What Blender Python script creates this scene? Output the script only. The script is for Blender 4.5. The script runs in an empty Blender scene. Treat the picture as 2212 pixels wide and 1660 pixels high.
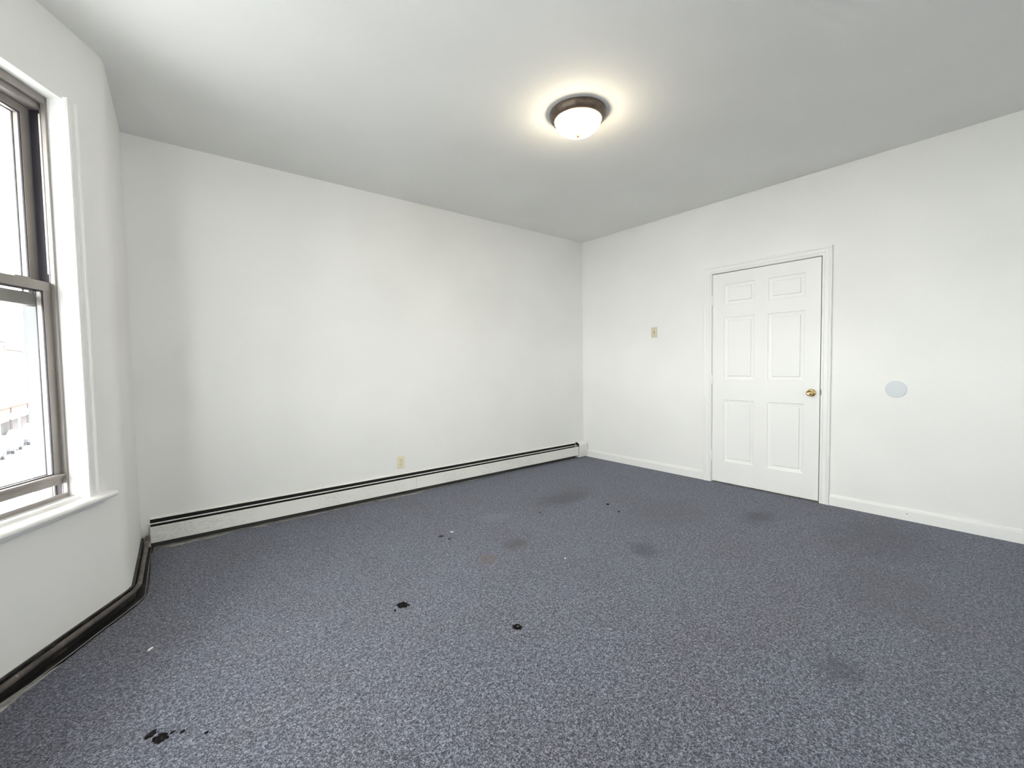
import bpy, bmesh, math, random
from mathutils import Vector, Matrix
random.seed(4)
scene = bpy.context.scene
C = scene.collection
PI = math.pi

# ------------------------------------------------------------------ camera
cam_d = bpy.data.cameras.new('camera'); cam = bpy.data.objects.new('camera', cam_d); C.objects.link(cam)
cam_d.sensor_fit = 'HORIZONTAL'; cam_d.sensor_width = 36.0; cam_d.lens = 943.35 / 2212 * 36.0
cam_d.clip_start = 0.02; cam_d.clip_end = 500
YAW, PITCH, ROLL = math.radians(51.1976), math.radians(-2.5072), math.radians(-0.8724)
fw = Vector((math.cos(PITCH)*math.cos(YAW), math.cos(PITCH)*math.sin(YAW), math.sin(PITCH)))
r0 = Vector((math.sin(YAW), -math.cos(YAW), 0)); u0 = r0.cross(fw)
rr = math.cos(ROLL)*r0 + math.sin(ROLL)*u0; uu = -math.sin(ROLL)*r0 + math.cos(ROLL)*u0
M = Matrix.Identity(4)
for i in range(3):
    M[i][0], M[i][1], M[i][2] = rr[i], uu[i], -fw[i]
M[0][3], M[1][3], M[2][3] = -4.2428, -3.8095, 1.189
cam.matrix_world = M
scene.camera = cam

# ------------------------------------------------------------------ sky, exposure
SKY = 1.0
world = bpy.data.worlds.new('overcast_sky'); scene.world = world; world.use_nodes = True
bg = world.node_tree.nodes['Background']; bg.inputs[0].default_value = (0.985, 0.985, 0.975, 1); bg.inputs[1].default_value = SKY
scene.view_settings.view_transform = 'Standard'; scene.view_settings.look = 'None'
scene.view_settings.gamma = 1.0; scene.view_settings.use_curve_mapping = False
scene.view_settings.exposure = 4.62
try:
    cy = scene.cycles
    cy.use_denoising = True; cy.max_bounces = 9; cy.diffuse_bounces = 7; cy.glossy_bounces = 3
    cy.transparent_max_bounces = 16; cy.sample_clamp_indirect = 6.0; cy.use_adaptive_sampling = True; cy.adaptive_threshold = 0.05; cy.adaptive_min_samples = 16; cy.caustics_reflective = False; cy.caustics_refractive = False
except Exception as e: print(e)
LAMP_POWER = 2.2

sun_d = bpy.data.lights.new('sun', 'SUN'); sun_d.energy = 0.2; sun_d.angle = math.radians(3.0); sun_d.color = (1.0, 0.95, 0.88)
sun = bpy.data.objects.new('sun', sun_d); C.objects.link(sun); sun.location = (20, 5, 30)
sun.rotation_euler = Vector((-0.62, 0.18, -0.76)).to_track_quat('-Z', 'Y').to_euler()   # high, from behind the house: lights the street and the far facades only

# ------------------------------------------------------------------ helpers
def mesh(name, verts, faces, mat, parent=None, smooth=False, smooth_faces=None):
    me = bpy.data.meshes.new(name); me.from_pydata([tuple(v) for v in verts], [], faces); me.validate(); me.update()
    bm = bmesh.new(); bm.from_mesh(me); bmesh.ops.recalc_face_normals(bm, faces=bm.faces); bm.to_mesh(me); bm.free()
    me.materials.append(mat)
    if smooth:
        for p in me.polygons: p.use_smooth = True
        try: me.set_sharp_from_angle(angle=math.radians(38))
        except Exception: pass
    o = bpy.data.objects.new(name, me); C.objects.link(o)
    if parent: o.parent = parent
    return o
class MB:
    def __init__(s): s.v = []; s.f = []
    def add(s, v, f):
        n = len(s.v); s.v += [tuple(q) for q in v]; s.f += [tuple(i+n for i in q) for q in f]; return s
    def box(s, a, b):
        x0, y0, z0 = [min(a[i], b[i]) for i in range(3)]; x1, y1, z1 = [max(a[i], b[i]) for i in range(3)]
        return s.add([(x0,y0,z0),(x1,y0,z0),(x1,y1,z0),(x0,y1,z0),(x0,y0,z1),(x1,y0,z1),(x1,y1,z1),(x0,y1,z1)],
              [(0,3,2,1),(4,5,6,7),(0,1,5,4),(1,2,6,5),(2,3,7,6),(3,0,4,7)])
    def bbox(s, a, b, w=0.002, seg=2):       # bevelled box
        bm = bmesh.new(); bmesh.ops.create_cube(bm, size=1)
        ce = [(a[i]+b[i])/2 for i in range(3)]; sz = [abs(a[i]-b[i]) for i in range(3)]
        for v in bm.verts: v.co = Vector([ce[i]+v.co[i]*sz[i] for i in range(3)])
        bmesh.ops.bevel(bm, geom=bm.edges[:], offset=min(w, min(sz)*0.45), segments=seg, profile=0.5, affect='EDGES')
        bm.verts.index_update(); s.add([v.co[:] for v in bm.verts], [[v.index for v in f.verts] for f in bm.faces]); bm.free(); return s
    def prism(s, prof, fn0, fn1):            # profile loop carried from fn0 to fn1
        n = len(prof); v = [fn0(p) for p in prof] + [fn1(p) for p in prof]
        return s.add(v, [tuple(range(n)), tuple(range(2*n-1, n-1, -1))] + [(i, (i+1) % n, n+(i+1) % n, n+i) for i in range(n)])
    def lathe(s, prof, fn, n=48):            # prof: (radius, axial); fn(a, b, axial) -> point
        v = []; f = []
        for (r, h) in prof:
            for k in range(n):
                t = 2*PI*k/n; v.append(fn(r*math.cos(t), r*math.sin(t), h))
        for i in range(len(prof)-1):
            for k in range(n): f.append((i*n+k, i*n+(k+1) % n, (i+1)*n+(k+1) % n, (i+1)*n+k))
        f.append(tuple(range(n))); f.append(tuple(range((len(prof)-1)*n, len(prof)*n)))
        return s.add(v, f)
    def tube(s, pts, r, n=14):
        pts = [Vector(p) for p in pts]; v = []; f = []; m = len(pts)
        up = Vector((0, 0, 1))
        for i, p in enumerate(pts):
            d0 = (pts[i]-pts[i-1]).normalized() if i else None
            d1 = (pts[i+1]-pts[i]).normalized() if i < m-1 else None
            d = (d0+d1).normalized() if d0 and d1 else (d0 or d1)
            a = d.cross(up); a = a.normalized() if a.length > 1e-4 else Vector((1, 0, 0)); b = a.cross(d)
            rad = r[i] if isinstance(r, (list, tuple)) else r
            for k in range(n):
                t = 2*PI*k/n; v.append(p+rad*(math.cos(t)*a+math.sin(t)*b))
        for i in range(m-1):
            for k in range(n): f.append((i*n+k, i*n+(k+1) % n, (i+1)*n+(k+1) % n, (i+1)*n+k))
        f.append(tuple(range(n))); f.append(tuple(range((m-1)*n, m*n)))
        return s.add(v, f)
    def build(s, name, mat, parent=None, smooth=False): return mesh(name, s.v, s.f, mat, parent, smooth)
def empty(name, loc=(0,0,0), rz=0, parent=None):
    o = bpy.data.objects.new(name, None); C.objects.link(o); o.location = loc; o.rotation_euler = (0,0,rz)
    o.empty_display_size = 0.1
    if parent: o.parent = parent
    return o
def tag(o, label, cat=None, group=None):
    o['label'] = label
    if cat: o['category'] = cat
    if group: o['group'] = group
    return o
def struct(o, label, cat):
    o['kind'] = 'structure'; return tag(o, label, cat)

# ------------------------------------------------------------------ materials
class Mat:
    def __init__(s, name, col, rough=0.6, metal=0.0, spec=0.3):
        s.m = bpy.data.materials.new(name); s.m.use_nodes = True; s.t = s.m.node_tree
        s.b = s.t.nodes['Principled BSDF']
        s.b.inputs['Base Color'].default_value = (*col, 1); s.b.inputs['Roughness'].default_value = rough
        s.b.inputs['Metallic'].default_value = metal; s.b.inputs['Specular IOR Level'].default_value = spec
        s.col = (*col, 1)
    def n(s, typ, **kw):
        nd = s.t.nodes.new(typ)
        for k, v in kw.items():
            if k in nd.inputs.keys(): nd.inputs[k].default_value = v
            else: setattr(nd, k, v)
        return nd
    def l(s, a, b): s.t.links.new(a, b); return s
    def pos(s):
        if not hasattr(s, '_p'): s._p = s.n('ShaderNodeNewGeometry').outputs['Position']
        return s._p
    def noise(s, scale, detail=2, rough=0.5, stretch=None, dist=0.0):
        nd = s.n('ShaderNodeTexNoise', Scale=scale, Detail=detail, Roughness=rough, Distortion=dist)
        if stretch:
            mp = s.n('ShaderNodeMapping'); mp.inputs['Scale'].default_value = stretch
            s.l(s.pos(), mp.inputs[0]); s.l(mp.outputs[0], nd.inputs['Vector'])
        else: s.l(s.pos(), nd.inputs['Vector'])
        return nd.outputs['Fac']
    def rng(s, x, a, b, c=0.0, d=1.0, smooth=False):
        nd = s.n('ShaderNodeMapRange'); nd.clamp = True
        if smooth: nd.interpolation_type = 'SMOOTHSTEP'
        for i, v in zip((1, 2, 3, 4), (a, b, c, d)): nd.inputs[i].default_value = v
        s.l(x, nd.inputs[0]); return nd.outputs[0]
    def math(s, op, a, b):
        nd = s.n('ShaderNodeMath', operation=op)
        for i, q in enumerate((a, b)):
            if isinstance(q, (int, float)): nd.inputs[i].default_value = q
            else: s.l(q, nd.inputs[i])
        return nd.outputs[0]
    def mix(s, fac, a, b):
        nd = s.n('ShaderNodeMix'); nd.data_type = 'RGBA'
        s.l(fac, nd.inputs[0])
        for i, q in ((6, a), (7, b)):
            if isinstance(q, tuple): nd.inputs[i].default_value = q if len(q) == 4 else (*q, 1)
            else: s.l(q, nd.inputs[i])
        return nd.outputs[2]
    def color(s, out): s.l(out, s.b.inputs['Base Color']); return s
    def bump(s, h, strength, dist=0.002):
        nd = s.n('ShaderNodeBump', Strength=strength, Distance=dist); s.l(h, nd.inputs['Height']); s.l(nd.outputs[0], s.b.inputs['Normal']); return s

def paint(name, col, rough=0.55, bump=0.12, var=0.02):
    m = Mat(name, col, rough, spec=0.25)
    f = m.rng(m.noise(1.7, 1), 0.3, 0.7)
    m.color(m.mix(f, tuple(c*(1-var) for c in col), tuple(min(1, c*(1+var)) for c in col)))
    m.bump(m.noise(130, 1), bump, 0.0015)
    return m.m
M_WALL = paint('white_wall_paint', (0.83, 0.83, 0.815), 0.6, 0.1)
M_CEIL = paint('ceiling_paint', (0.80, 0.80, 0.79), 0.8, 0.14)
M_TRIM = paint('white_trim_gloss', (0.84, 0.84, 0.83), 0.32, 0.05, 0.01)
M_DOOR = paint('white_door_paint', (0.84, 0.84, 0.83), 0.42, 0.06, 0.012)
M_FACADE_IN = paint('outer_wall', (0.35, 0.30, 0.27), 0.8)

# carpet
def carpet_mat():
    m = Mat('blue_grey_carpet', (0.1, 0.11, 0.14), 0.85, spec=0.2)
    fine = m.noise(175, 2, 0.6, dist=1.2)
    mid = m.noise(85, 2, 0.6, dist=1.0)
    big = m.noise(2.2, 4, 0.6)
    f = m.math('ADD', m.math('MULTIPLY', fine, 0.62), m.math('MULTIPLY', mid, 0.38))
    cr = m.n('ShaderNodeValToRGB'); e = cr.color_ramp.elements
    e[0].position = 0.40; e[0].color = (0.021, 0.0235, 0.032, 1)
    e[1].position = 0.615; e[1].color = (0.29, 0.305, 0.37, 1)
    k = e.new(0.5); k.color = (0.084, 0.089, 0.114, 1)
    m.l(f, cr.inputs[0]); col = cr.outputs[0]
    # trodden, greyer-brown traffic zones with their own shapes
    tr = m.rng(big, 0.42, 0.68, 0, 0.55, True)
    mul = m.n('ShaderNodeMix'); mul.data_type = 'RGBA'; mul.blend_type = 'MULTIPLY'
    m.l(tr, mul.inputs[0]); m.l(col, mul.inputs[6]); mul.inputs[7].default_value = (0.93, 0.86, 0.76, 1); col = mul.outputs[2]
    # soft-edged soiled spots: (x, y, radius along x, along y, colour, strength)
    spots = [(-1.52, -1.11, .30, .17, (.042, .04, .042), .65), (-1.30, -1.02, .30, .2, (.07, .066, .066), .4),
             (-2.718, -1.656, .075, .085, (.12, .085, .065), .6), (-2.453, -1.593, .12, .085, (.05, .042, .04), .6),
             (-1.891, -2.195, .13, .13, (.03, .03, .038), .6), (-0.733, -2.425, .2, .12, (.04, .038, .04), .6),
             (-2.241, -1.086, .16, .10, (.17, .165, .19), .55), (-2.247, -3.319, .10, .10, (.035, .037, .045), .5),
             (-1.15, -1.9, .5, .35, (.06, .056, .056), .35), (-0.6, -3.1, .5, .35, (.05, .047, .047), .4),
             (-2.6, -0.35, .13, .12, (.09, .07, .065), .35), (-1.4, -3.3, .4, .3, (.06, .055, .05), .3)]
    sn = m.noise(9, 3, 0.6); sn2 = m.noise(60, 2, 0.6)
    for (x, y, a, b, c, st) in spots:
        vm = m.n('ShaderNodeVectorMath', operation='SUBTRACT'); m.l(m.pos(), vm.inputs[0]); vm.inputs[1].default_value = (x, y, 0)
        sc = m.n('ShaderNodeVectorMath', operation='MULTIPLY'); m.l(vm.outputs[0], sc.inputs[0]); sc.inputs[1].default_value = (1/a, 1/b, 0)
        ln = m.n('ShaderNodeVectorMath', operation='LENGTH'); m.l(sc.outputs[0], ln.inputs[0])
        d = m.math('ADD', ln.outputs['Value'], m.math('MULTIPLY', m.math('SUBTRACT', sn, 0.5), 1.3))
        d = m.math('ADD', d, m.math('MULTIPLY', m.math('SUBTRACT', sn2, 0.5), 0.9))
        fac = m.rng(d, 0.35, 1.15, st, 0.0, True)
        col = m.mix(fac, col, c)
    m.color(col)
    m.bump(f, 0.9, 0.006)
    m.b.inputs['Sheen Weight'].default_value = 0.25; m.b.inputs['Sheen Roughness'].default_value = 0.45
    m.b.inputs['Sheen Tint'].default_value = (0.8, 0.84, 1.0, 1)
    return m.m
M_CARPET = carpet_mat()
def subfloor_mat():
    m = Mat('dusty_subfloor', (0.42, 0.41, 0.38), 0.9)
    m.color(m.mix(m.rng(m.noise(30, 4, 0.7), 0.35, 0.65), (0.34, 0.33, 0.31), (0.62, 0.61, 0.58))); m.bump(m.noise(90, 3), 0.4); return m.m
M_SUB = subfloor_mat()
def grime_mat():
    m = Mat('grimy_black_paint', (0.02, 0.018, 0.018), 0.45, spec=0.4)
    f = m.rng(m.noise(14, 4, 0.7, (1, 1, 4)), 0.52, 0.72)
    m.color(m.mix(f, (0.014, 0.013, 0.013), (0.10, 0.092, 0.085))); m.bump(m.noise(60, 3), 0.4); return m.m
M_GRIME = grime_mat()
def pipe_mat():
    m = Mat('dirty_brown_pipe_paint', (0.14, 0.115, 0.1), 0.4, spec=0.45)
    f = m.rng(m.noise(11, 4, 0.7), 0.4, 0.66); f2 = m.rng(m.noise(25, 3, 0.7), 0.62, 0.7)
    c = m.mix(f, (0.12, 0.10, 0.088), (0.035, 0.03, 0.028)); c = m.mix(f2, c, (0.30, 0.275, 0.245)); m.color(c); m.bump(m.noise(70, 3), 0.3); return m.m
M_PIPE = pipe_mat()
def alum_mat(name, col, rough=0.45, metal=0.35):
    m = Mat(name, col, rough, metal, 0.4)
    f = m.rng(m.noise(6, 3, 0.6, (1, 1, 0.3)), 0.35, 0.7)
    m.color(m.mix(f, tuple(c*0.85 for c in col), tuple(c*1.1 for c in col))); return m.m
M_ALU = alum_mat('taupe_aluminium', (0.33, 0.30, 0.285))
M_TRACK = alum_mat('dark_plum_track', (0.017, 0.014, 0.022), 0.6, 0.0)  # track tone holds the shadow inside its channel
M_STORM = alum_mat('pale_grey_outer_track', (0.11, 0.115, 0.12), 0.7, 0.0)
M_CREAM = alum_mat('cream_parting_bead', (0.72, 0.68, 0.58), 0.5, 0.0)
def glass_mat():
    m = bpy.data.materials.new('window_glass'); m.use_nodes = True; t = m.node_tree; t.nodes.clear()
    out = t.nodes.new('ShaderNodeOutputMaterial'); mx = t.nodes.new('ShaderNodeMixShader')
    tr = t.nodes.new('ShaderNodeBsdfTransparent'); tr.inputs[0].default_value = (0.94, 0.955, 0.95, 1)
    gl = t.nodes.new('ShaderNodeBsdfGlossy'); gl.inputs['Roughness'].default_value = 0.02
    lw = t.nodes.new('ShaderNodeLayerWeight'); lw.inputs[0].default_value = 0.5
    pw = t.nodes.new('ShaderNodeMath'); pw.operation = 'POWER'; pw.inputs[1].default_value = 5.0
    sc = t.nodes.new('ShaderNodeMath'); sc.operation = 'MULTIPLY_ADD'; sc.inputs[1].default_value = 0.9; sc.inputs[2].default_value = 0.035
    t.links.new(lw.outputs['Facing'], pw.inputs[0]); t.links.new(pw.outputs[0], sc.inputs[0])
    t.links.new(sc.outputs[0], mx.inputs[0]); t.links.new(tr.outputs[0], mx.inputs[1]); t.links.new(gl.outputs[0], mx.inputs[2]); t.links.new(mx.outputs[0], out.inputs[0])
    return m
M_GLASS = glass_mat()
M_BRASS = Mat('polished_brass', (0.83, 0.62, 0.30), 0.12, 1.0).m
M_STEEL = Mat('worn_strike_plate', (0.22, 0.20, 0.17), 0.45, 0.6).m
def bronze_mat():
    m = Mat('brushed_bronze', (0.12, 0.09, 0.07), 0.38, 0.7, 0.5)
    m.color(m.mix(m.rng(m.noise(40, 2), 0.3, 0.7), (0.10, 0.078, 0.062), (0.16, 0.125, 0.10))); return m.m
M_BRONZE = bronze_mat()
M_RING = Mat('grey_gasket_ring', (0.5, 0.5, 0.52), 0.4, 0.4).m
def lampglass():
    m = Mat('lit_frosted_glass', (0.95, 0.93, 0.88), 0.35)
    m.b.inputs['Emission Color'].default_value = (1.0, 0.86, 0.62, 1); m.b.inputs['Emission Strength'].default_value = LAMP_POWER; return m.m
M_LAMP = lampglass()
M_FINIAL = Mat('copper_finial', (0.50, 0.26, 0.16), 0.5, 0.0).m
def ivory(name, col):
    m = Mat(name, col, 0.4); m.color(m.mix(m.rng(m.noise(50, 2), 0.3, 0.7), tuple(c*0.95 for c in col), col)); return m.m
M_IVORY = ivory('ivory_plastic', (0.78, 0.73, 0.55)); M_BEIGE = ivory('aged_beige_plastic', (0.66, 0.61, 0.47))
M_SLOT = Mat('dark_slot', (0.05, 0.04, 0.035), 0.6).m
M_SLOTBR = Mat('brown_recess', (0.30, 0.23, 0.16), 0.6).m
M_DISC = paint('pale_blue_cover', (0.63, 0.675, 0.70), 0.45, 0.05, 0.01)
def heater_mat():
    m = Mat('scuffed_white_enamel', (0.82, 0.82, 0.79), 0.4)
    n1 = m.noise(10, 5, 0.75, (0.8, 1, 3.0), 1.4); d1 = m.math('ABSOLUTE', m.math('SUBTRACT', n1, 0.5), 0)
    area = m.rng(m.noise(2.3, 2), 0.44, 0.58)
    f = m.math('MULTIPLY', m.rng(d1, 0.0, 0.016, 0.85, 0.0), area)
    sp = m.rng(m.noise(85, 2), 0.70, 0.76, 0, 0.35)
    c = m.mix(m.math('MAXIMUM', f, sp), (0.82, 0.82, 0.785), (0.38, 0.37, 0.33)); m.color(c); return m.m
M_HEAT = heater_mat()
M_HSHADE = Mat('heater_inner_shade', (0.018, 0.018, 0.018), 0.8).m  # black stands in for the shade inside the heater
M_DIRT_SHADE = paint('dust_and_shade_grey', (0.07, 0.068, 0.064), 0.9, 0.5, 0.3)  # dust colour deepened with the shade beneath the heater
M_FIN = Mat('dusty_fins', (0.10, 0.10, 0.10), 0.6, 0.5).m

# ------------------------------------------------------------------ room dimensions
H = 2.7246; NEAR = -5.6
B = Vector((-4.405, -0.83, 0)); BA = math.radians(239.5); BL = 1.22; BF = 1.6      # angled bay wall: start, heading, length
d1 = Vector((math.cos(BA), math.sin(BA), 0)); E1 = B + BL*d1              # its far end
FY1 = E1.y - BF;                                                        # front of the bay runs from E1.y to FY1
TH = 0.2
SILL, HEAD = 0.612, 2.385

# floor: carpet with its ragged edge, over a bare strip of subfloor
def bay_pt(s, t, z): # s along the wall, t outwards
    n = Vector((d1.y, -d1.x, 0)); q = B + s*d1 + t*n; return (q.x, q.y, z)
edge = [(-0.003, -0.016), (-0.003, NEAR+0.01), (-4.39, NEAR+0.01), (-4.39, FY1-BL*.8616-.05), (-4.4, FY1-BL*.8616+.02), (E1.x+0.02, FY1+0.01), (E1.x+0.02, E1.y-0.02)]
for s, t in ((1.1, -.03), (0.95, -.05), (0.85, -.080), (0.78, -.078), (0.72, -.074), (0.66, -.070), (0.6, -.072), (0.52, -.070), (0.42, -.068), (0.3, -.066), (0.2, -.07), (0.1, -.07), (0.03, -.066)):
    edge.append(bay_pt(s, t, 0)[:2])
edge += [(-4.338, -.78), (-4.336, -.6), (-4.334, -.4), (-4.336, -.2), (-4.325, -.09), (-4.289, -.068)]
jag = [(-4.227, -.092), (-4.17, -.094), (-4.115, -.087), (-4.05, -.088), (-4.0, -.092), (-3.95, -.08), (-3.919, -.073), (-3.86, -.06), (-3.81, -.05), (-3.74, -.07), (-3.663, -.087),
       (-3.637, -.066), (-3.58, -.07), (-3.517, -.075), (-3.4, -.068), (-3.3, -.074), (-3.2, -.06), (-3.08, -.066), (-2.93, -.059), (-2.88, -.068), (-2.834, -.066), (-2.80, -.05), (-2.763, -.067), (-2.7, -.075), (-2.615, -.08), (-2.52, -.078), (-2.439, -.085),
       (-2.36, -.07), (-2.234, -.055), (-2.13, -.053), (-2.016, -.047), (-1.9, -.055), (-1.776, -.058), (-1.66, -.04), (-1.548, -.026), (-1.4, -.024), (-1.134, -.02), (-.8, -.022), (-.406, -.026), (-.15, -.018)]
edge += [(x, y - (.014 if x < -1.7 else .004)) for x, y in jag]
n = len(edge)
fl = mesh('floor', [(x, y, 0) for x, y in edge] + [(x, y, -.008) for x, y in edge], [tuple(range(n))] + [(i, (i+1) % n, n+(i+1) % n, n+i) for i in range(n)], M_CARPET)
struct(fl, 'dark blue-grey speckled carpet covering the whole floor', 'floor')
mesh('subfloor', [(.1, .1, -.008), (-5.6, .1, -.008), (-5.6, NEAR-.3, -.008), (.1, NEAR-.3, -.008), (.1, .1, -.06), (-5.6, .1, -.06), (-5.6, NEAR-.3, -.06), (.1, NEAR-.3, -.06)],
     [(0,1,2,3), (7,6,5,4), (0,4,5,1), (1,5,6,2), (2,6,7,3), (3,7,4,0)], M_SUB, fl)
# crisp black marks on the carpet
def blotch(x, y, rx, ry, rot, seed, hole=0.0):
    rd = random.Random(seed); N = 22; pts = []; inn = []
    for k in range(N):
        t = 2*PI*k/N; q = 0.75+0.4*rd.random()
        a, b = rx*q*math.cos(t), ry*q*math.sin(t)
        pts.append((x+a*math.cos(rot)-b*math.sin(rot), y+a*math.sin(rot)+b*math.cos(rot)))
        a, b = rx*hole*math.cos(t), ry*hole*math.sin(t)
        inn.append((x+a*math.cos(rot)-b*math.sin(rot)+.004, y+a*math.sin(rot)+b*math.cos(rot)))
    v = [(p[0], p[1], -.001) for p in pts] + [(x+(p[0]-x)*.86, y+(p[1]-y)*.86, .0022) for p in pts]
    f = [(i, (i+1) % N, N+(i+1) % N, N+i) for i in range(N)]
    if hole:
        v += [(p[0], p[1], .0018) for p in inn]; f += [(N+i, N+(i+1) % N, 2*N+(i+1) % N, 2*N+i) for i in range(N)]
    else: f.append(tuple(range(N, 2*N)))
    mesh('burn_mark', v, f, M_BURN, fl)
mb = Mat('black_burnt_pile', (0.012, 0.011, 0.012), 0.9, 0.0, 0.0); mb.color(mb.mix(mb.rng(mb.noise(120, 2), .45, .7), (0.009, 0.008, 0.009), (0.032, 0.028, 0.028))); M_BURN = mb.m
for a in [(-3.347, -1.8, .030, .034, .6, 1), (-3.398, -1.821, .007, .006, 0, 2), (-4.314, -1.987, .024, .012, .9, 4), (-4.289, -2.027, .022, .026, .3, 5),
          (-4.233, -2.041, .009, .005, .7, 6), (-4.259, -2.022, .010, .004, .7, 7), (-4.172, -2.097, .007, .005, .4, 8), (-1.344, -1.471, .020, .014, .5, 9), (-1.425, -1.647, .014, .008, .9, 10), (-1.912, -1.247, .008, .007, 0, 11)]:
    blotch(*a)
blotch(-3.027, -2.308, .023, .026, 0, 3, 0.22)

# ceiling
cp = [(.15, .15), (-4.6, .15), (-4.6, -.75), (E1.x-.25, E1.y+.1), (E1.x-.25, FY1-.1), (-4.6, FY1-BL*.8616-.15), (-4.6, NEAR-.25), (.15, NEAR-.25)]
n = len(cp)
ce = mesh('ceiling', [(x, y, H) for x, y in cp] + [(x, y, H+.12) for x, y in cp], [tuple(range(n)), tuple(range(2*n-1, n-1, -1))] + [(i, (i+1) % n, n+(i+1) % n, n+i) for i in range(n)], M_CEIL)
struct(ce, 'flat pale grey painted ceiling above the whole room', 'ceiling')
# back wall
struct(MB().box((-4.6, 0, -.06), (.15, .15, H+.05)).build('wall_back', M_WALL), 'plain white wall behind the long baseboard heater', 'wall')
# right wall with the door recess
DY0, DY1, DZ1 = -1.688, -2.600, 2.041
w = MB().box((0, 0, -.06), (.15, DY0, H+.05)).box((0, DY1, -.06), (.15, NEAR-.15, H+.05)).box((0, DY0, DZ1), (.15, DY1, H+.05)).box((.07, DY0, -.06), (.15, DY1, DZ1))
struct(w.build('wall_right', M_WALL), 'white wall with the six-panel door in it', 'wall')
# short return wall between back wall and bay, with softly rounded corner
P = [(-4.385, 0.02)]
a0 = Vector((-4.385, 0)); b0 = B.to_2d(); dirA = (b0-a0).normalized(); dirB = d1.to_2d()
pA = b0 - dirA*.05; pB = b0 + dirB*.05
for k in range(9):
    t = k/8; P.append(tuple((1-t)**2*pA + 2*t*(1-t)*b0 + t*t*pB))
Q = [(-4.6, -.9), (-4.6, .02)]
loop = P + [tuple(Vector(bay_pt(.05, TH, 0)[:2]))] + [(-4.62, .02)]
n = len(loop)
wl = mesh('wall_left', [(x, y, -.06) for x, y in loop] + [(x, y, H+.05) for x, y in loop], [tuple(range(n)), tuple(range(2*n-1, n-1, -1))] + [(i, (i+1) % n, n+(i+1) % n, n+i) for i in range(n)], M_WALL, None, True)
struct(wl, 'narrow white return wall between heater end and bay window', 'wall')
struct(MB().box((-4.39, FY1-BL*.8616+.02, -.06), (-4.6, NEAR-.1, H+.05)).build('wall_left_near', M_WALL), 'white side wall beyond the bay behind the camera', 'wall')

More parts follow.
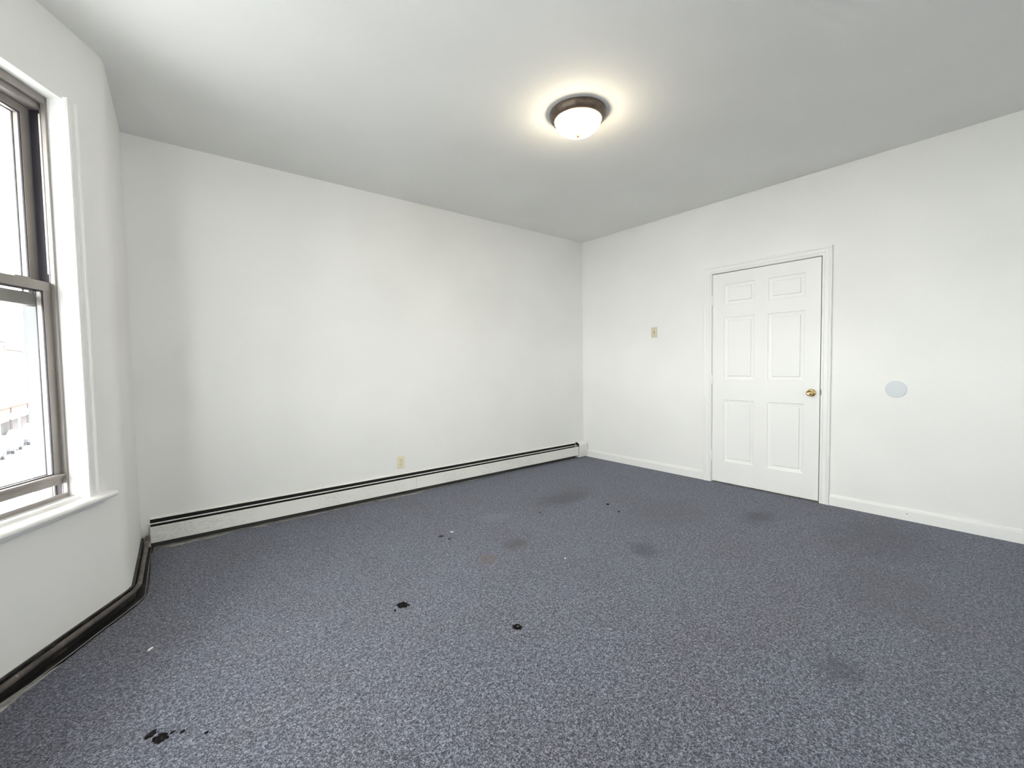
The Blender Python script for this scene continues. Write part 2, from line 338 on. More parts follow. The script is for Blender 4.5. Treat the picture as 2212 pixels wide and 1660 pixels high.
# ------------------------------------------------------------------ bay walls and windows
def wall_with_opening(name, label, org, rz, L, s0, s1, start=0.0, over=0.1):
    w = MB().box((start, 0, -.06), (s0, -TH, H+.05)).box((s1, 0, -.06), (L+over, -TH, H+.05)).box((s0, 0, -.06), (s1, -TH, SILL)).box((s0, 0, HEAD), (s1, -TH, H+.05))
    # local y points into the room, so the wall's thickness goes to negative y
    o = w.build(name, M_WALL); o.location = org; o.rotation_euler = (0, 0, rz)
    struct(o, label, 'wall'); return o
def make_window(num, label, org, rz, s0, s1, raised):
    t = empty('window_%d' % num, org, rz); struct(t, label, 'window')
    T = lambda s, tt, z: (s, -tt, z)
    zs, zh = SILL, HEAD
    F0 = 0.060                                   # front of the aluminium frame, measured outwards from the wall face
    # outer frame: jamb channels, head, sloped sill
    fr = MB()
    for a, b in ((s0, s0+.012), (s1-.012, s1)): fr.box(T(a, F0, zs), T(b, F0+.016, zh-.0))
    fr.bbox(T(s0, F0, zh-.03), T(s1, F0+.022, zh), .003).bbox(T(s0, F0+.022, zh-.055), T(s1, F0+.11, zh-.0), .003)
    fr.build('frame', M_ALU, t)
    for a, b in ((s0, s0+.004), (s1-.004, s1)):
        MB().box(T(a, F0+.016, zs), T(b, F0+.066, zh-.055)).build('side_track', M_TRACK, t)
        MB().box(T(a, F0+.066, zs-.004), T(b, F0+.138, zh-.055)).build('outer_track', M_STORM, t)
    for a, b in ((s0+.004, s0+.014), (s1-.014, s1-.004)):
        MB().box(T(a, F0+.0165, zs+.02), T(b, F0+.0185, zh-.055)).build('track_lip', M_ALU, t)
    for a, b in ((s0+.004, s0+.012), (s1-.012, s1-.004)):
        MB().box(T(a, F0+.0515, zs+.02), T(b, F0+.056, 1.50)).build('parting_bead', M_CREAM, t)
        MB().box(T(a, F0+.019, 1.62), T(b, F0+.026, zh-.075)).build('parting_bead', M_CREAM, t)
    MB().prism([(F0+.001, zs), (F0+.001, zs+.026), (F0+.005, zs+.032), (F0+.014, zs+.030), (F0+.016, zs+.012), (F0+.138, zs-.004), (F0+.138, zs-.01)], lambda p: T(s0, p[0], p[1]), lambda p: T(s1, p[0], p[1])).build('frame_sill', M_ALU, t)
    # sashes
    def sash(nm, t0, z0, z1, rail_b, rail_t, lip):
        g = .011; st = .038; dp = .032
        o = empty(nm, (0, 0, 0), 0, t)
        for a, b in ((s0+g, s0+g+st), (s1-g-st, s1-g)):
            MB().bbox(T(a, t0, z0), T(b, t0+dp, z1), .002).build('stile', M_ALU, o)
        q = MB().bbox(T(s0+g, t0-.001, z1-rail_t), T(s1-g, t0+dp, z1), .003); q.build('top_rail', M_ALU, o)
        q = MB().bbox(T(s0+g, t0-.001, z0), T(s1-g, t0+dp, z0+rail_b), .003)
        if lip: q.bbox(T(s0+.004, t0-.016, z0+rail_b-.014), T(s1-.004, t0+.004, z0+rail_b-.002), .004).bbox(T(s0+g, t0-.006, z0+rail_b-.026), T(s1-g, t0+.002, z0+rail_b-.014), .003)
        q.build('bottom_rail', M_ALU, o)
        MB().box(T(s0+g+st-.004, t0+.008, z0+rail_b-.006), T(s1-g-st+.004, t0+.011, z1-rail_t+.006)).build('pane', M_GLASS, o)
        gk = MB(); x0, x1, z_0, z_1 = s0+g+st, s1-g-st, z0+rail_b, z1-rail_t
        for a_, b_ in (((x0-.001, z_0-.001), (x0+.0035, z_1)), ((x1-.0035, z_0-.001), (x1+.001, z_1)), ((x0, z_0-.001), (x1, z_0+.003)), ((x0, z_1-.003), (x1, z_1+.001))):
            gk.box(T(a_[0], t0+.0015, a_[1]), T(b_[0], t0+.0075, b_[1])); gk.box(T(a_[0], t0+dp-.004, a_[1]), T(b_[0]-(.001 if a_[0] == x0-.001 else 0), t0+dp-.001, b_[1]))
        gk.build('gasket', M_TRACK, o)
        return o
    mid = 1.475
    sash('upper_sash', F0+.064, mid+.003, zh-.052, .052, .038, False)
    lo = sash('lower_sash', F0+.018, zs+.018+raised, 1.528+raised, .05, .042, True)
    if num == 1:
        MB().bbox(T(s0+.09, F0+.026, 1.528+raised), T(s0+.16, F0+.05, 1.536+raised), .003).build('latch_keeper', M_ALU, lo)
    # brick reveal between storm frame and sash is the wall itself
    return t
def window_trim(num, label, org, rz, s0, s1):
    # moulded casing each side, standing on a stool with apron
    t = empty('trim_%d' % num, org, rz); struct(t, label, 'window trim')
    T = lambda s, tt, z: (s, -tt, z)
    prof = [(0, .0), (-.0, -.010), (.003, -.018), (.010, -.019), (.014, -.009), (.024, -.008), (.028, -.014), (.034, -.014), (.038, -.008), (.052, -.008), (.056, -.015), (.064, -.016), (.070, -.008), (.080, -.006), (.086, -.002), (.086, 0)]
    MB().prism(prof, lambda p: T(s0-p[0], p[1], SILL-.01), lambda p: T(s0-p[0], p[1], HEAD+.01)).build('casing', M_TRIM, t)
    MB().prism(prof, lambda p: T(s1+p[0], p[1], SILL-.01), lambda p: T(s1+p[0], p[1], HEAD+.01)).build('casing', M_TRIM, t)
    sp = [(.062, SILL+.013), (.062, SILL-.03), (0.0, SILL-.03), (-.038, SILL-.03)]
    for k in range(7):
        an = -PI/2 - PI*k/6; sp.append((-.038+.014*math.cos(an), SILL-.016+.014*math.sin(an)))
    sp += [(-.012, SILL-.001), (.0195, SILL-.001), (.021, SILL+.011)]
    se = [(min(p[0], 0.0), min(p[1], SILL-.001)) for p in sp]; se = [p for k_, p in enumerate(se) if k_ == 0 or p != se[k_-1]]
    hs = .118
    MB().prism(sp, lambda p: T(s0, p[0], p[1]), lambda p: T(s1, p[0], p[1])).prism(se, lambda p: T(s0-.01-hs, p[0], p[1]), lambda p: T(s0, p[0], p[1])).prism(se, lambda p: T(s1, p[0], p[1]), lambda p: T(s1+.01+hs, p[0], p[1])).build('stool', M_TRIM, t, True)
    MB().prism([(0, SILL-.03), (-.020, SILL-.03), (-.018, SILL-.042), (-.010, SILL-.052), (0, SILL-.056)], lambda p: T(s0-.09, p[0], p[1]), lambda p: T(s1+.09, p[0], p[1])).build('apron', M_TRIM, t, True)
    # inner lining of the opening
    return t
S0, S1 = 0.252, 0.972
R2 = math.radians(270); o2 = Vector((E1.x, E1.y, 0))
R3 = math.radians(300.5); o3 = Vector((E1.x, FY1, 0))
o4 = Vector((-4.39, NEAR, 0))
# wall name, wall label, origin, heading, length, opening from/to, wall starts at, window label, trim label; only the first lies in the picture
OPENINGS = [
    ('wall_bay', 'white angled wall around the open sash window', B, BA, BL, S0, S1, .05, 'double-hung metal window at left edge, lower sash raised slightly', 'white fluted casing and rounded sill around the sash window'),
    ('wall_bay_front', 'white front wall of the bay out of frame', o2, R2, BF, .20, 1.30, -.1, 'guessed wide front bay window out of frame, sized for the light', 'white casing and sill of the guessed front bay window'),  # front window is a guess, sized to suit the room light
    ('wall_bay_near', 'white near angled wall of the bay out of frame', o3, R3, BL, .25, .97, -.1, 'near angled window of the bay out of frame', 'white casing and sill of the near bay window'),
    ('wall_front', 'white wall behind the camera', o4, 0.0, 4.39, 1.0, 1.50, -.2, 'unseen window added behind the camera to light the back wall', 'white casing and sill of the added window behind the camera')]  # window here is added out of view to brighten the back wall
OPEN = (1, 2, 4)
for k, (wn, wl_, org, rz, ln, a, b, st0, lab, tl) in enumerate(OPENINGS, 1):
    if k in OPEN:
        wall_with_opening(wn, wl_, org, rz, ln, a, b, st0)
        make_window(k, lab, org, rz, a, b, .055 if k == 1 else 0.0)
        window_trim(k, tl, org, rz, a, b)
    else:
        nb = MB().box((st0, 0, -.06), (ln+.1, -TH, H+.05)).build(wn, M_WALL); nb.location = org; nb.rotation_euler = (0, 0, rz); struct(nb, wl_, 'wall')
# portals steer sky sampling through the openings (they emit nothing themselves)
for wn, wl_, org, rz, ln, a, b, st0, lab, tl in [OPENINGS[k-1] for k in OPEN]:
    ld = bpy.data.lights.new('sky_portal', 'AREA'); ld.shape = 'RECTANGLE'; ld.size = b-a; ld.size_y = HEAD-SILL; ld.cycles.is_portal = True
    lo = bpy.data.objects.new('sky_portal', ld); C.objects.link(lo)
    R = Matrix.Rotation(rz, 4, 'Z'); p = org + (R @ Vector(((a+b)/2, -.215, (SILL+HEAD)/2)))
    inward = (R @ Vector((0, 1, 0))).to_3d()
    lo.rotation_euler = inward.to_track_quat('-Z', 'Y').to_euler(); lo.location = p

# unseen overhang added outside over the bay to cut steep sky light
oc = [bay_pt(-.1, TH+.02, 0)[:2], bay_pt(BL+.1, TH+.02, 0)[:2], (E1.x-TH-.02, FY1), (-4.62, FY1-BL*.86-.2), (-5.3, FY1-BL*.86-.6), (E1.x-1.15, FY1-.4), (E1.x-1.15, E1.y+.5), bay_pt(-.3, 1.1, 0)[:2]]
n = len(oc)
struct(mesh('trim_8', [(x, y, 2.48) for x, y in oc] + [(x, y, 2.72) for x, y in oc], [tuple(range(n)), tuple(range(2*n-1, n-1, -1))] + [(i, (i+1) % n, n+(i+1) % n, n+i) for i in range(n)], M_FACADE_IN), 'unseen overhang added above the bay windows to cut sky light', 'cornice')

# dark grimy skirting, heating pipe and floor strip round the bay corner
sk = [(-4.372, -.02), (-4.3905, -.80)]
n1 = Vector((d1.y, -d1.x, 0))
def off_path(off):
    # path parallel to return wall and bay wall, 'off' into the room
    return [(-4.385+off, -.01), (-4.403+off, -.815-off*.27)] + [bay_pt(s, -off, 0)[:2] for s in (.03, .15, .3, .45, .6, .8, 1.0, 1.18)]
def strip_between(pa, pb, z0, z1, name, mat, parent=None):
    n = len(pa); v = [(x, y, z0) for x, y in pa] + [(x, y, z0) for x, y in pb] + [(x, y, z1) for x, y in pa] + [(x, y, z1) for x, y in pb]; f = []
    for i in range(n-1):
        f += [(i, i+1, n+i+1, n+i), (2*n+i, 3*n+i, 3*n+i+1, 2*n+i+1), (n+i, n+i+1, 3*n+i+1, 3*n+i), (i, 2*n+i, 2*n+i+1, i+1)]
    f += [(0, n, 3*n, 2*n), (n-1, 3*n-1, 4*n-1, 2*n-1)]
    return mesh(name, v, f, mat, parent)
bb = strip_between(off_path(-.002), off_path(.012), -.008, .066, 'baseboard_left', M_GRIME)
struct(bb, 'grimy black baseboard under the bay window', 'baseboard')
pin = off_path(.010); pout = off_path(.060)
wid = [.06, .06, .064, .068, .070, .066, .034, .011, .011, .011]
pout = [off_path(wv)[i] for i, wv in enumerate(wid)]
strip_between(pin, pout, -.008, -.002, 'floor_strip', M_GRIME, bb)
pp = off_path(.027); hp = heating = None
path = [(-4.352, -.075, .085), (-4.354, -.11, .075), (-4.358, -.16, .058)]
path += [(pp[1][0]*(1-k)+k*(-4.358), pp[1][1]*(1-k)+k*(-.2), .05+.004*k) for k in (.92, .6, .3, .08)]
path += [(x, y, .05-.001*i) for i, (x, y) in enumerate(pp[2:])]
hp = tag(MB().tube(path, .0125).build('heating_pipe', M_PIPE, None, True), 'brown worn heating pipe running along the black baseboard below the window', 'pipe')
# thin pale cord lying along the strip
pc = [off_path(o)[i] for i, o in enumerate([.05, .05, .055, .058, .055, .056, .05, .05, .05, .05])]
tag(MB().tube([(x, y, .0015) for x, y in pc], .0022, 6).build('floor_cable', Mat('grey_dusty_cable', (0.22, 0.22, 0.23), 0.4).m, None, True), 'thin grey cable lying between heating pipe and carpet edge', 'cable')

# ------------------------------------------------------------------ baseboard on the right wall
def baseboard(name, y0, y1, label):
    prof = [(0, -.008), (-.012, -.008), (-.012, .070), (-.0105, .074), (-.0085, .076), (-.0085, .080), (-.006, .087), (-.002, .091), (0, .091)]
    o = MB().prism(prof, lambda p: (p[0], y0, p[1]), lambda p: (p[0], y1, p[1])).build(name, M_TRIM); struct(o, label, 'baseboard'); return o
baseboard('baseboard_right', -.002, -1.618, 'white baseboard between heater corner and door')
b2 = baseboard('baseboard_right_near', -2.673, NEAR+.001, 'white baseboard to the right of the door')
MB().bbox((-.0135, -3.150, .048), (-.0115, -3.158, .052), .001).build('chip', M_SLOT, b2)

# ------------------------------------------------------------------ door casing and door
t = empty('trim_9', (0, 0, 0)); struct(t, 'white moulded casing around the six-panel door', 'door casing')
cprof = [(0, .0), (0, -.010), (.003, -.013), (.013, -.013), (.0145, -.010), (.022, -.0165), (.046, -.0175), (.0475, -.0155), (.054, -.022), (.064, -.024), (.069, -.022), (.069, 0)]
yl, yr, zt = DY0+.003, DY1-.003, DZ1+.003
MB().prism(cprof, lambda p: (p[1], yl+p[0], -.008), lambda p: (p[1], yl+p[0], zt+p[0])).build('casing_side', M_TRIM, t)
MB().prism(cprof, lambda p: (p[1], yl+p[0], zt+p[0]), lambda p: (p[1], yr-p[0], zt+p[0])).build('casing_head', M_TRIM, t)
MB().prism(cprof, lambda p: (p[1], yr-p[0], -.008), lambda p: (p[1], yr-p[0], zt+p[0])).build('casing_side', M_TRIM, t)
# door
door = empty('door_1', (0, -2.144, 0)); struct(door, 'closed white six-panel door with brass knob', 'door')
oy = -2.144
ya, yb, za, zb = -1.6920, -2.5938, .012, 2.0352
ys = [ya, -1.803, -2.081, -2.193, -2.481, yb]; zsq = [za, .218, .82, 1.015, 1.612, 1.73, 1.926, zb]
FX = 0.001
m = MB()
for i in range(5):
    for j in range(7):
        if i in (1, 3) and j in (1, 3, 5): continue
        m.add([(FX, ys[i]-oy, zsq[j]), (FX, ys[i+1]-oy, zsq[j]), (FX, ys[i+1]-oy, zsq[j+1]), (FX, ys[i]-oy, zsq[j+1])], [(0, 1, 2, 3)])
A = [(ya-oy, za), (yb-oy, za), (yb-oy, zb), (ya-oy, zb)]
m.add([(FX, *p) for p in A] + [(.037, *p) for p in A], [(4, 5, 6, 7)] + [(i, (i+1) % 4, 4+(i+1) % 4, 4+i) for i in range(4)])
me = bpy.data.meshes.new('slab'); me.from_pydata(m.v, [], m.f); me.update()
bm = bmesh.new(); bm.from_mesh(me); bmesh.ops.remove_doubles(bm, verts=bm.verts, dist=.0002); bm.to_mesh(me); bm.free()
me.materials.append(M_DOOR); so = bpy.data.objects.new('slab', me); C.objects.link(so); so.parent = door
for i in (1, 3):
    for j in (1, 3, 5):
        y0, y1, z0, z1 = ys[i]-oy, ys[i+1]-oy, zsq[j], zsq[j+1]
        v = []; f = []
        for ins, dep in ((0, 0), (.003, .0060), (.007, .0070), (.033, .0125), (.0375, .0040), (.041, .0030)):
            v += [(FX+dep, y0-ins, z0+ins), (FX+dep, y1+ins, z0+ins), (FX+dep, y1+ins, z1-ins), (FX+dep, y0-ins, z1-ins)]
        for k in range(5):
            for q in range(4): f.append((4*k+q, 4*k+(q+1) % 4, 4*k+4+(q+1) % 4, 4*k+4+q))
        f.append((20, 21, 22, 23)); mesh('panel', v, f, M_DOOR, door)
for hz in (1.79, 1.017, .262):
    h = MB().lathe([(.003, -.05), (.0062, -.047), (.0062, -.016), (.0055, -.0155), (.0055, -.0145), (.0062, -.014), (.0062, .014), (.0055, .0145), (.0055, .0155), (.0062, .016), (.0062, .047), (.003, .05)], lambda a, b, h: (-.005+a, ya+.003-oy+b, hz+h), 14)
    h.bbox((-.003, ya-oy-.001, hz-.045), (.002, ya-oy-.010, hz+.045), .001); h.build('hinge', M_TRIM, door, True)
ky, kz = -2.535-oy, .917
kb = empty('door_knob', (0, 0, 0), 0, door)
L = lambda a, b, h: (FX-h, ky+a, kz+b)
MB().lathe([(.033, 0), (.0335, .003), (.032, .007), (.026, .0115), (.018, .0135), (.012, .014)], L, 40).build('rose', M_BRASS, kb, True)
MB().lathe([(.011, .012), (.0105, .022), (.013, .027), (.022, .033), (.0265, .042), (.0262, .052), (.022, .060), (.016, .063), (.0145, .0605), (.013, .0600)], L, 40).build('grip', M_BRASS, kb, True)
MB().lathe([(.0075, .058), (.0078, .0635), (.0055, .066), (.002, .0665)], L, 24).build('lock_button', M_BRASS, kb, True)
m = MB()
N = 12; pr = [(0, -.031), (0, .031)]
sv = [(-.0235, -2.603+oy*0, .031*math.cos(PI*k/N)) for k in range(N+1)]
prof = [(-.0015, .031)] + [(.0012-.0075*math.sin(PI*k/N), .031*math.cos(PI*k/N)) for k in range(N+1)]
st = MB().prism([(-2.6035-.007*math.sin(PI*k/N), .925+.030*math.cos(PI*k/N)) for k in range(N+1)], lambda p: (-.0165, p[0]-oy, p[1]), lambda p: (-.0005, p[0]-oy, p[1]))
st.build('strike_plate', M_STEEL, door)

# ------------------------------------------------------------------ switch, outlet, cover disc
sw = tag(empty('light_switch', (0, -1.0415, 1.466)), 'beige toggle light switch on the wall left of the door', 'switch')
MB().bbox((0.0, -.036, 0), (-.006, .036, .113), .004, 3).build('plate', M_BEIGE, sw, True)
MB().bbox((-.0055, -.006, .044), (-.0066, .006, .069), .0005).build('toggle_slot', M_SLOTBR, sw)
MB().prism([(-.005, .052), (-.005, .064), (-.016, .072), (-.017, .067)], lambda p: (p[0], -.004, p[1]), lambda p: (p[0], .004, p[1])).build('toggle', M_BEIGE, sw)
for zz in (.0265, .0865): MB().lathe([(.0036, .005), (.0036, .0068), (.002, .0075)], lambda a, b, h: (-h, a, zz+b), 14).build('screw', M_SLOTBR, sw)
ol = tag(empty('wall_outlet', (-2.527, 0, .238)), 'ivory duplex outlet low on the back wall above heater', 'outlet')
MB().bbox((-.036, 0, 0), (.036, -.006, .116), .004, 3).build('plate', M_IVORY, ol, True)
for zz in (.0385, .0775):
    rc = MB().prism([(.0165*math.cos(q)*1.0, max(-.0135, min(.0135, .0165*math.sin(q)))) for q in [2*PI*k/28 for k in range(28)]], lambda p: (p[0], -.005, zz+p[1]), lambda p: (p[0], -.0078, zz+p[1])).build('receptacle', M_IVORY, ol)
    MB().box((-.0078, -.0075, zz-.002), (-.0052, -.0081, zz+.008)).build('slot', M_SLOT, rc)
    MB().box((.0052, -.0075, zz-.001), (.0076, -.0081, zz+.007)).build('slot', M_SLOT, rc)
    MB().lathe([(.0028, .0074), (.0028, .0081)], lambda a, b, h: (a, -h, zz-.008+b), 12).build('ground_hole', M_SLOT, rc)
    ring = MB()
    pts = [(.0172*math.cos(q), max(-.0142, min(.0142, .0172*math.sin(q)))) for q in [2*PI*k/28 for k in range(28)]]
    MB().prism(pts, lambda p: (p[0], -.0055, zz+p[1]), lambda p: (p[0], -.0063, zz+p[1])).build('surround', M_SLOTBR, rc)
MB().lathe([(.003, .005), (.003, .0066), (.0015, .007)], lambda a, b, h: (a, -h, .058+b), 12).build('screw', M_STEEL, ol)
tag(MB().lathe([(.0625, 0), (.0625, .003), (.061, .0045), (.058, .005)], lambda a, b, h: (-h, -3.074+a, .965+b), 56).build('cover_plate', M_DISC, None, True), 'round pale blue blank cover plate on the wall right of the door', 'cover plate')

# ------------------------------------------------------------------ baseboard heater
HX0, HX1, HXM = -4.337, -.115, -2.405
ht = tag(empty('baseboard_heater', (HX0, 0, 0)), 'long white scuffed baseboard heater along the back wall', 'heater')
X = lambda x: x - HX0
def run(name, prof, x0, x1, mat, smooth=False): return MB().prism(prof, lambda p: (X(x0), p[0], p[1]), lambda p: (X(x1), p[0], p[1])).build(name, mat, ht, smooth)
run('back_plate', [(0, .051), (-.003, .051), (-.003, .181), (-.010, .181), (-.0125, .183), (-.011, .187), (-.005, .192), (0, .192)], HX0, HX1, M_HEAT)
run('dirt_shade_strip', [(0, -.0075), (-.0045, -.0075), (-.0045, .05), (0, .05)], HX0, HX1, M_DIRT_SHADE)  # grimy wall base, painted darker for the shadow under the panel
run('shade_liner', [(-.0032, .03), (-.0042, .03), (-.0042, .1808), (-.0032, .1808)], HX0, HX1, M_HSHADE)  # black sheet paints in the shade seen through the slots
run('damper', [(-.0440, .1575), (-.0452, .1570), (-.0472, .1635), (-.0445, .1655)], HX0-.016, HX1, M_HEAT)
run('fin_element', [(-.012, .05), (-.055, .05), (-.055, .115), (-.012, .115)], HX0+.15, HX1, M_FIN)
run('shade_tray', [(-.0045, .020), (-.0085, .020), (-.0085, .045), (-.0625, .118), (-.0625, .120), (-.0045, .120)], HX0+.001, HX1, M_HSHADE)  # black fill painting the shaded space behind the front panel
fp = [(-.0648, .037), (-.0590, .036), (-.0590, .0372), (-.0632, .0382), (-.0632, .1425), (-.0600, .1440), (-.0605, .1455), (-.0648, .1440)]
run('front_panel', fp, HX0, HXM+.0, M_HEAT)
run('front_panel', [(a-.0016, b+.001) for a, b in fp], HXM+.001, HX1, M_HEAT)
cpz = [(0, .006), (-.060, .006), (-.062, .030), (-.0695, .032), (-.0725, .150), (-.071, .165), (-.064, .180), (-.05, .190), (-.02, .196), (0, .197)]
cap = MB().prism(cpz, lambda p: (X(-.165), p[0], p[1]), lambda p: (X(-.016), p[0], p[1])).build('end_cap', M_HEAT, ht, True)
MB().prism([(a*1.02-.0005, b+.0012) for a, b in cpz if b > .03], lambda p: (X(-.165), p[0], p[1]), lambda p: (X(-.158), p[0], p[1])).build('cap_lip', M_HEAT, cap)

# ------------------------------------------------------------------ ceiling light
LX, LY = -2.190, -1.940
cl = tag(empty('ceiling_light', (LX, LY, H)), 'lit flush ceiling light with bronze rim and frosted glass bowl', 'ceiling light')
Lz = lambda a, b, h: (a, b, h)
MB().lathe([(.1735, 0), (.1740, -.0025), (.1725, -.0035), (.16, -.0035)], Lz, 72).build('backing_ring', M_RING, cl, True)
MB().lathe([(.150, -.002), (.1715, -.0036), (.1722, -.010), (.1705, -.020), (.1655, -.032), (.1575, -.043), (.1495, -.050), (.1445, -.052), (.141, -.051), (.139, -.046)], Lz, 72).build('bronze_rim', M_BRONZE, cl, True)
gp = [(.1395, -.044)]
for k in range(15):
    a = PI/2*k/14; gp.append((.139*math.cos(a)**.92 if k < 14 else .004, -.048-.083*math.sin(a)))
MB().lathe(gp, Lz, 72).build('glass_bowl', M_LAMP, cl, True)
MB().lathe([(.004, -.128), (.0135, -.130), (.0145, -.135), (.0115, -.141), (.006, -.146), (.002, -.147)], Lz, 24).build('finial', M_FINIAL, cl, True)

# ------------------------------------------------------------------ scraps lying on the carpet
def scrap(x, y, L_, W_, rot, mat, label, name, cat, hh=.004):
    pr = [(-L_/2, -W_*.2), (-L_*.3, -W_/2), (L_*.2, -W_*.45), (L_/2, -W_*.05), (L_*.35, W_*.4), (-L_*.1, W_/2), (-L_*.42, W_*.3)]
    o = MB().prism(pr, lambda p: (p[0], p[1], 0), lambda p: (p[0]*.85, p[1]*.8, hh)).build(name, mat); o.location = (x, y, 0.0); o.rotation_euler = (0, 0, rot); tag(o, label, cat); return o
M_LINT = ivory('white_lint', (0.8, 0.8, 0.78)); M_BLK = Mat('black_scrap', (0.012, 0.012, 0.013), 0.5).m
ra = math.radians(-39)
scrap(-2.76, -1.15, .038, .03, ra, M_BLK, 'larger black scrap on carpet left of the white paper sliver', 'carpet_scrap', 'scrap')
scrap(-2.741, -1.231, .022, .018, ra, M_BLK, 'small black scrap on carpet below the white paper sliver', 'carpet_scrap', 'scrap')
scrap(-2.664, -1.133, .026, .008, ra, M_LINT, 'thin white paper sliver on carpet beside black scraps', 'paper_sliver', 'paper')
scrap(-4.322, -1.419, .03, .010, .9, M_LINT, 'white lint scrap on carpet below the bay window', 'lint_scrap', 'lint')
scrap(-2.358, -1.959, .009, .010, .2, M_LINT, 'tiny white crumb on carpet near room centre', 'paper_crumb', 'crumb')

# ------------------------------------------------------------------ outside: street far below and the row of buildings across it
GZ = -6.1
gm = Mat('pale_asphalt', (0.30, 0.30, 0.30), 0.9, 0.0, 0.0); gm.color(gm.mix(gm.rng(gm.noise(.8, 4), .3, .7), (.26, .26, .26), (.36, .36, .36)))
st = mesh('street', [(-5.6, -60, GZ), (-5.6, 160, GZ), (-80, 160, GZ), (-80, -60, GZ), (-5.6, -60, GZ-.3), (-5.6, 160, GZ-.3), (-80, 160, GZ-.3), (-80, -60, GZ-.3)], [(0,1,2,3), (7,6,5,4), (0,4,5,1), (1,5,6,2), (2,6,7,3), (3,7,4,0)], gm.m)
struct(st, 'pale sunlit street outside below the window', 'street')
def plainmat(name, c, r=.8):
    q = Mat(name, c, r, 0.0, 0.0); q.color(q.mix(q.rng(q.noise(1.5, 4), .3, .7), tuple(x*.9 for x in c), c)); return q.m
M_PANE = Mat('far_window_pane', (0.085, 0.072, 0.062), 0.6, 0.0, 0.0).m; M_SASHW = plainmat('far_window_frame', (.6, .58, .52)); M_CORN = plainmat('far_cornice', (.13, .11, .10))
M_SHOP = plainmat('shopfront_brown', (.088, .070, .064)); M_SIGN = plainmat('shop_sign_board', (.098, .075, .068)); M_AWN = plainmat('pale_awning', (.6, .58, .55)); M_SHOPGLASS = Mat('shop_glass', (.075, .072, .075), .6, 0.0, 0.0).m
def row_building(y0, wd, ht_, col, label, shop=True):
    t = tag(empty('row_building', (-18, y0, GZ)), label, 'building', 'buildings across the street')
    mt = plainmat('facade', col)
    MB().box((-9, 0, 0), (0, wd-.05, ht_)).build('wall', mt, t)
    MB().bbox((-.1, -.02, ht_-.1), (.45, wd-.03, ht_+.45), .08).bbox((0, 0, ht_-.5), (.2, wd-.05, ht_-.1), .04).build('cornice', M_CORN, t)
    nw = 3
    for fl_ in range(2):
        for k in range(nw):
            yc = wd*(k+.5)/nw; zc = 4.3+3.2*fl_
            w_ = MB().bbox((0, yc-.62, zc), (.09, yc+.62, zc+.12), .02).bbox((0, yc-.62, zc+1.8), (.12, yc+.62, zc+2.0), .02).box((0, yc-.6, zc), (.06, yc-.5, zc+1.9)).box((0, yc+.5, zc), (.06, yc+.6, zc+1.9)).box((0, yc-.5, zc+.95), (.05, yc+.5, zc+1.03)).build('window', M_SASHW, t)
            MB().box((.0, yc-.5, zc+.12), (.03, yc+.5, zc+1.8)).build('pane', M_PANE, w_)
    if shop:
        sf = MB().box((0, .2, 0), (.15, wd-.25, 3.0)).bbox((0, .1, 3.3), (.4, wd-.15, 3.55), .04).build('shopfront', M_SHOP, t)
        MB().bbox((.15, .3, 2.65), (.28, wd-.35, 3.3), .03).build('sign_board', M_SIGN, sf)
        for k, (a, b) in enumerate(((.06, .42), (.58, .94))):
            MB().box((.15, wd*a, .6), (.19, wd*b, 2.3)).build('shop_window', M_SHOPGLASS, sf)
            MB().prism([(.15, 2.65), (.15, 2.45), (1.0, 2.15), (1.0, 2.25)], lambda p: (p[0], wd*a-.1, p[1]), lambda p: (p[0], wd*b+.1, p[1])).build('awning', M_AWN, sf)
        MB().box((.15, wd*.44, 0), (.18, wd*.56, 2.3)).build('shop_door', M_SASHW, sf)
    return t
row_building(46, 8, 11, (.72, .68, .6), 'nearest pale building across the street at window left edge')
row_building(54, 8, 10.2, (.78, .75, .68), 'second nearest cream building across the street')
row_building(62, 9, 10.8, (.80, .76, .70), 'cream building with wide brown shopfront across the street')
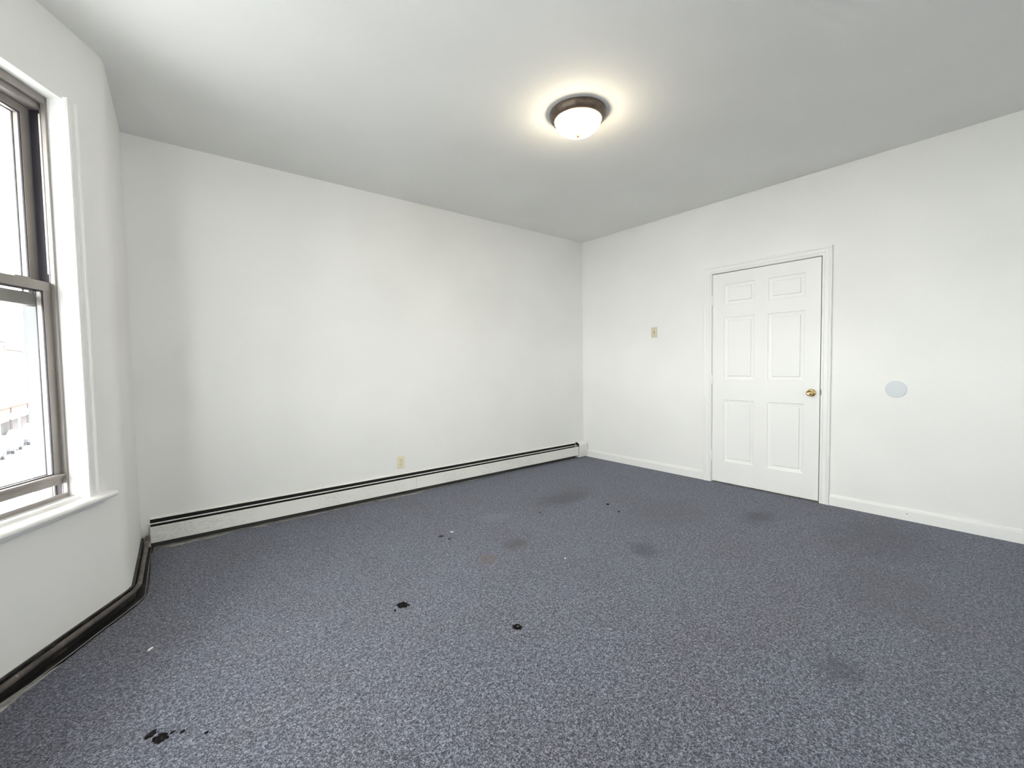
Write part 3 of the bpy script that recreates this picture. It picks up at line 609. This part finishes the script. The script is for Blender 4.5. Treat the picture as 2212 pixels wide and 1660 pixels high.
row_building(71, 8, 10, (.82, .79, .72), 'pale cream building with awnings seen through lower sash')
row_building(79, 8, 10.6, (.76, .71, .66), 'farther pinkish building beyond the awning shop')
row_building(87, 9, 10.2, (.8, .78, .74), 'farthest pale building at the street end')
M_TYRE = Mat('tyre_rubber', (.07, .07, .075), .7, .0, .0).m; M_CARGLASS = Mat('car_glass', (.08, .088, .095), .5, .0, .0).m; M_HUB = Mat('hub_metal', (.12, .12, .12), .5, .0, .0).m
def car(x, y, col, label):
    t = tag(empty('parked_car', (x, y, GZ)), label, 'car', 'cars parked along the street')
    mt = Mat('car_paint', col, .5, .0, .0).m
    side = [(-2.15, .35), (-2.2, .65), (-2.05, .85), (-1.1, .95), (1.3, 1.0), (2.0, .95), (2.15, .7), (2.1, .35)]
    MB().prism(side, lambda p: (-.87, p[0], p[1]), lambda p: (.87, p[0], p[1])).build('body', mt, t)
    cab = [(-1.15, .94), (-.45, 1.45), (.75, 1.48), (1.5, .98)]
    MB().prism(cab, lambda p: (-.72 if p[1] > 1.2 else -.82, p[0], p[1]), lambda p: (.72 if p[1] > 1.2 else .82, p[0], p[1])).build('cabin_glass', M_CARGLASS, t)
    MB().prism([(-.42, 1.44), (.74, 1.47), (.70, 1.52), (-.38, 1.50)], lambda p: (-.7, p[0], p[1]), lambda p: (.7, p[0], p[1])).build('roof', mt, t)
    for sx in (-1, 1):
        for yy in (-1.35, 1.35):
            w_ = MB().lathe([(.2, -.11), (.32, -.1), (.33, 0), (.32, .1), (.2, .11)], lambda a, b, h: (sx*.8+h, yy+a, .33+b), 20).build('wheel', M_TYRE, t)
            MB().lathe([(.18, -.02), (.18, .02)], lambda a, b, h: (sx*.91+h, yy+a, .33+b), 14).build('hub', M_HUB, w_)
car(-15.6, 50, (.10, .115, .135), 'pale blue car parked nearest on the street below')
car(-15.6, 56, (.115, .115, .12), 'grey car parked second along the street below')
car(-15.6, 62, (.085, .09, .10), 'dark car parked third along the street below')
car(-15.6, 68.5, (.14, .14, .145), 'silver car parked farthest beside the awning shop')
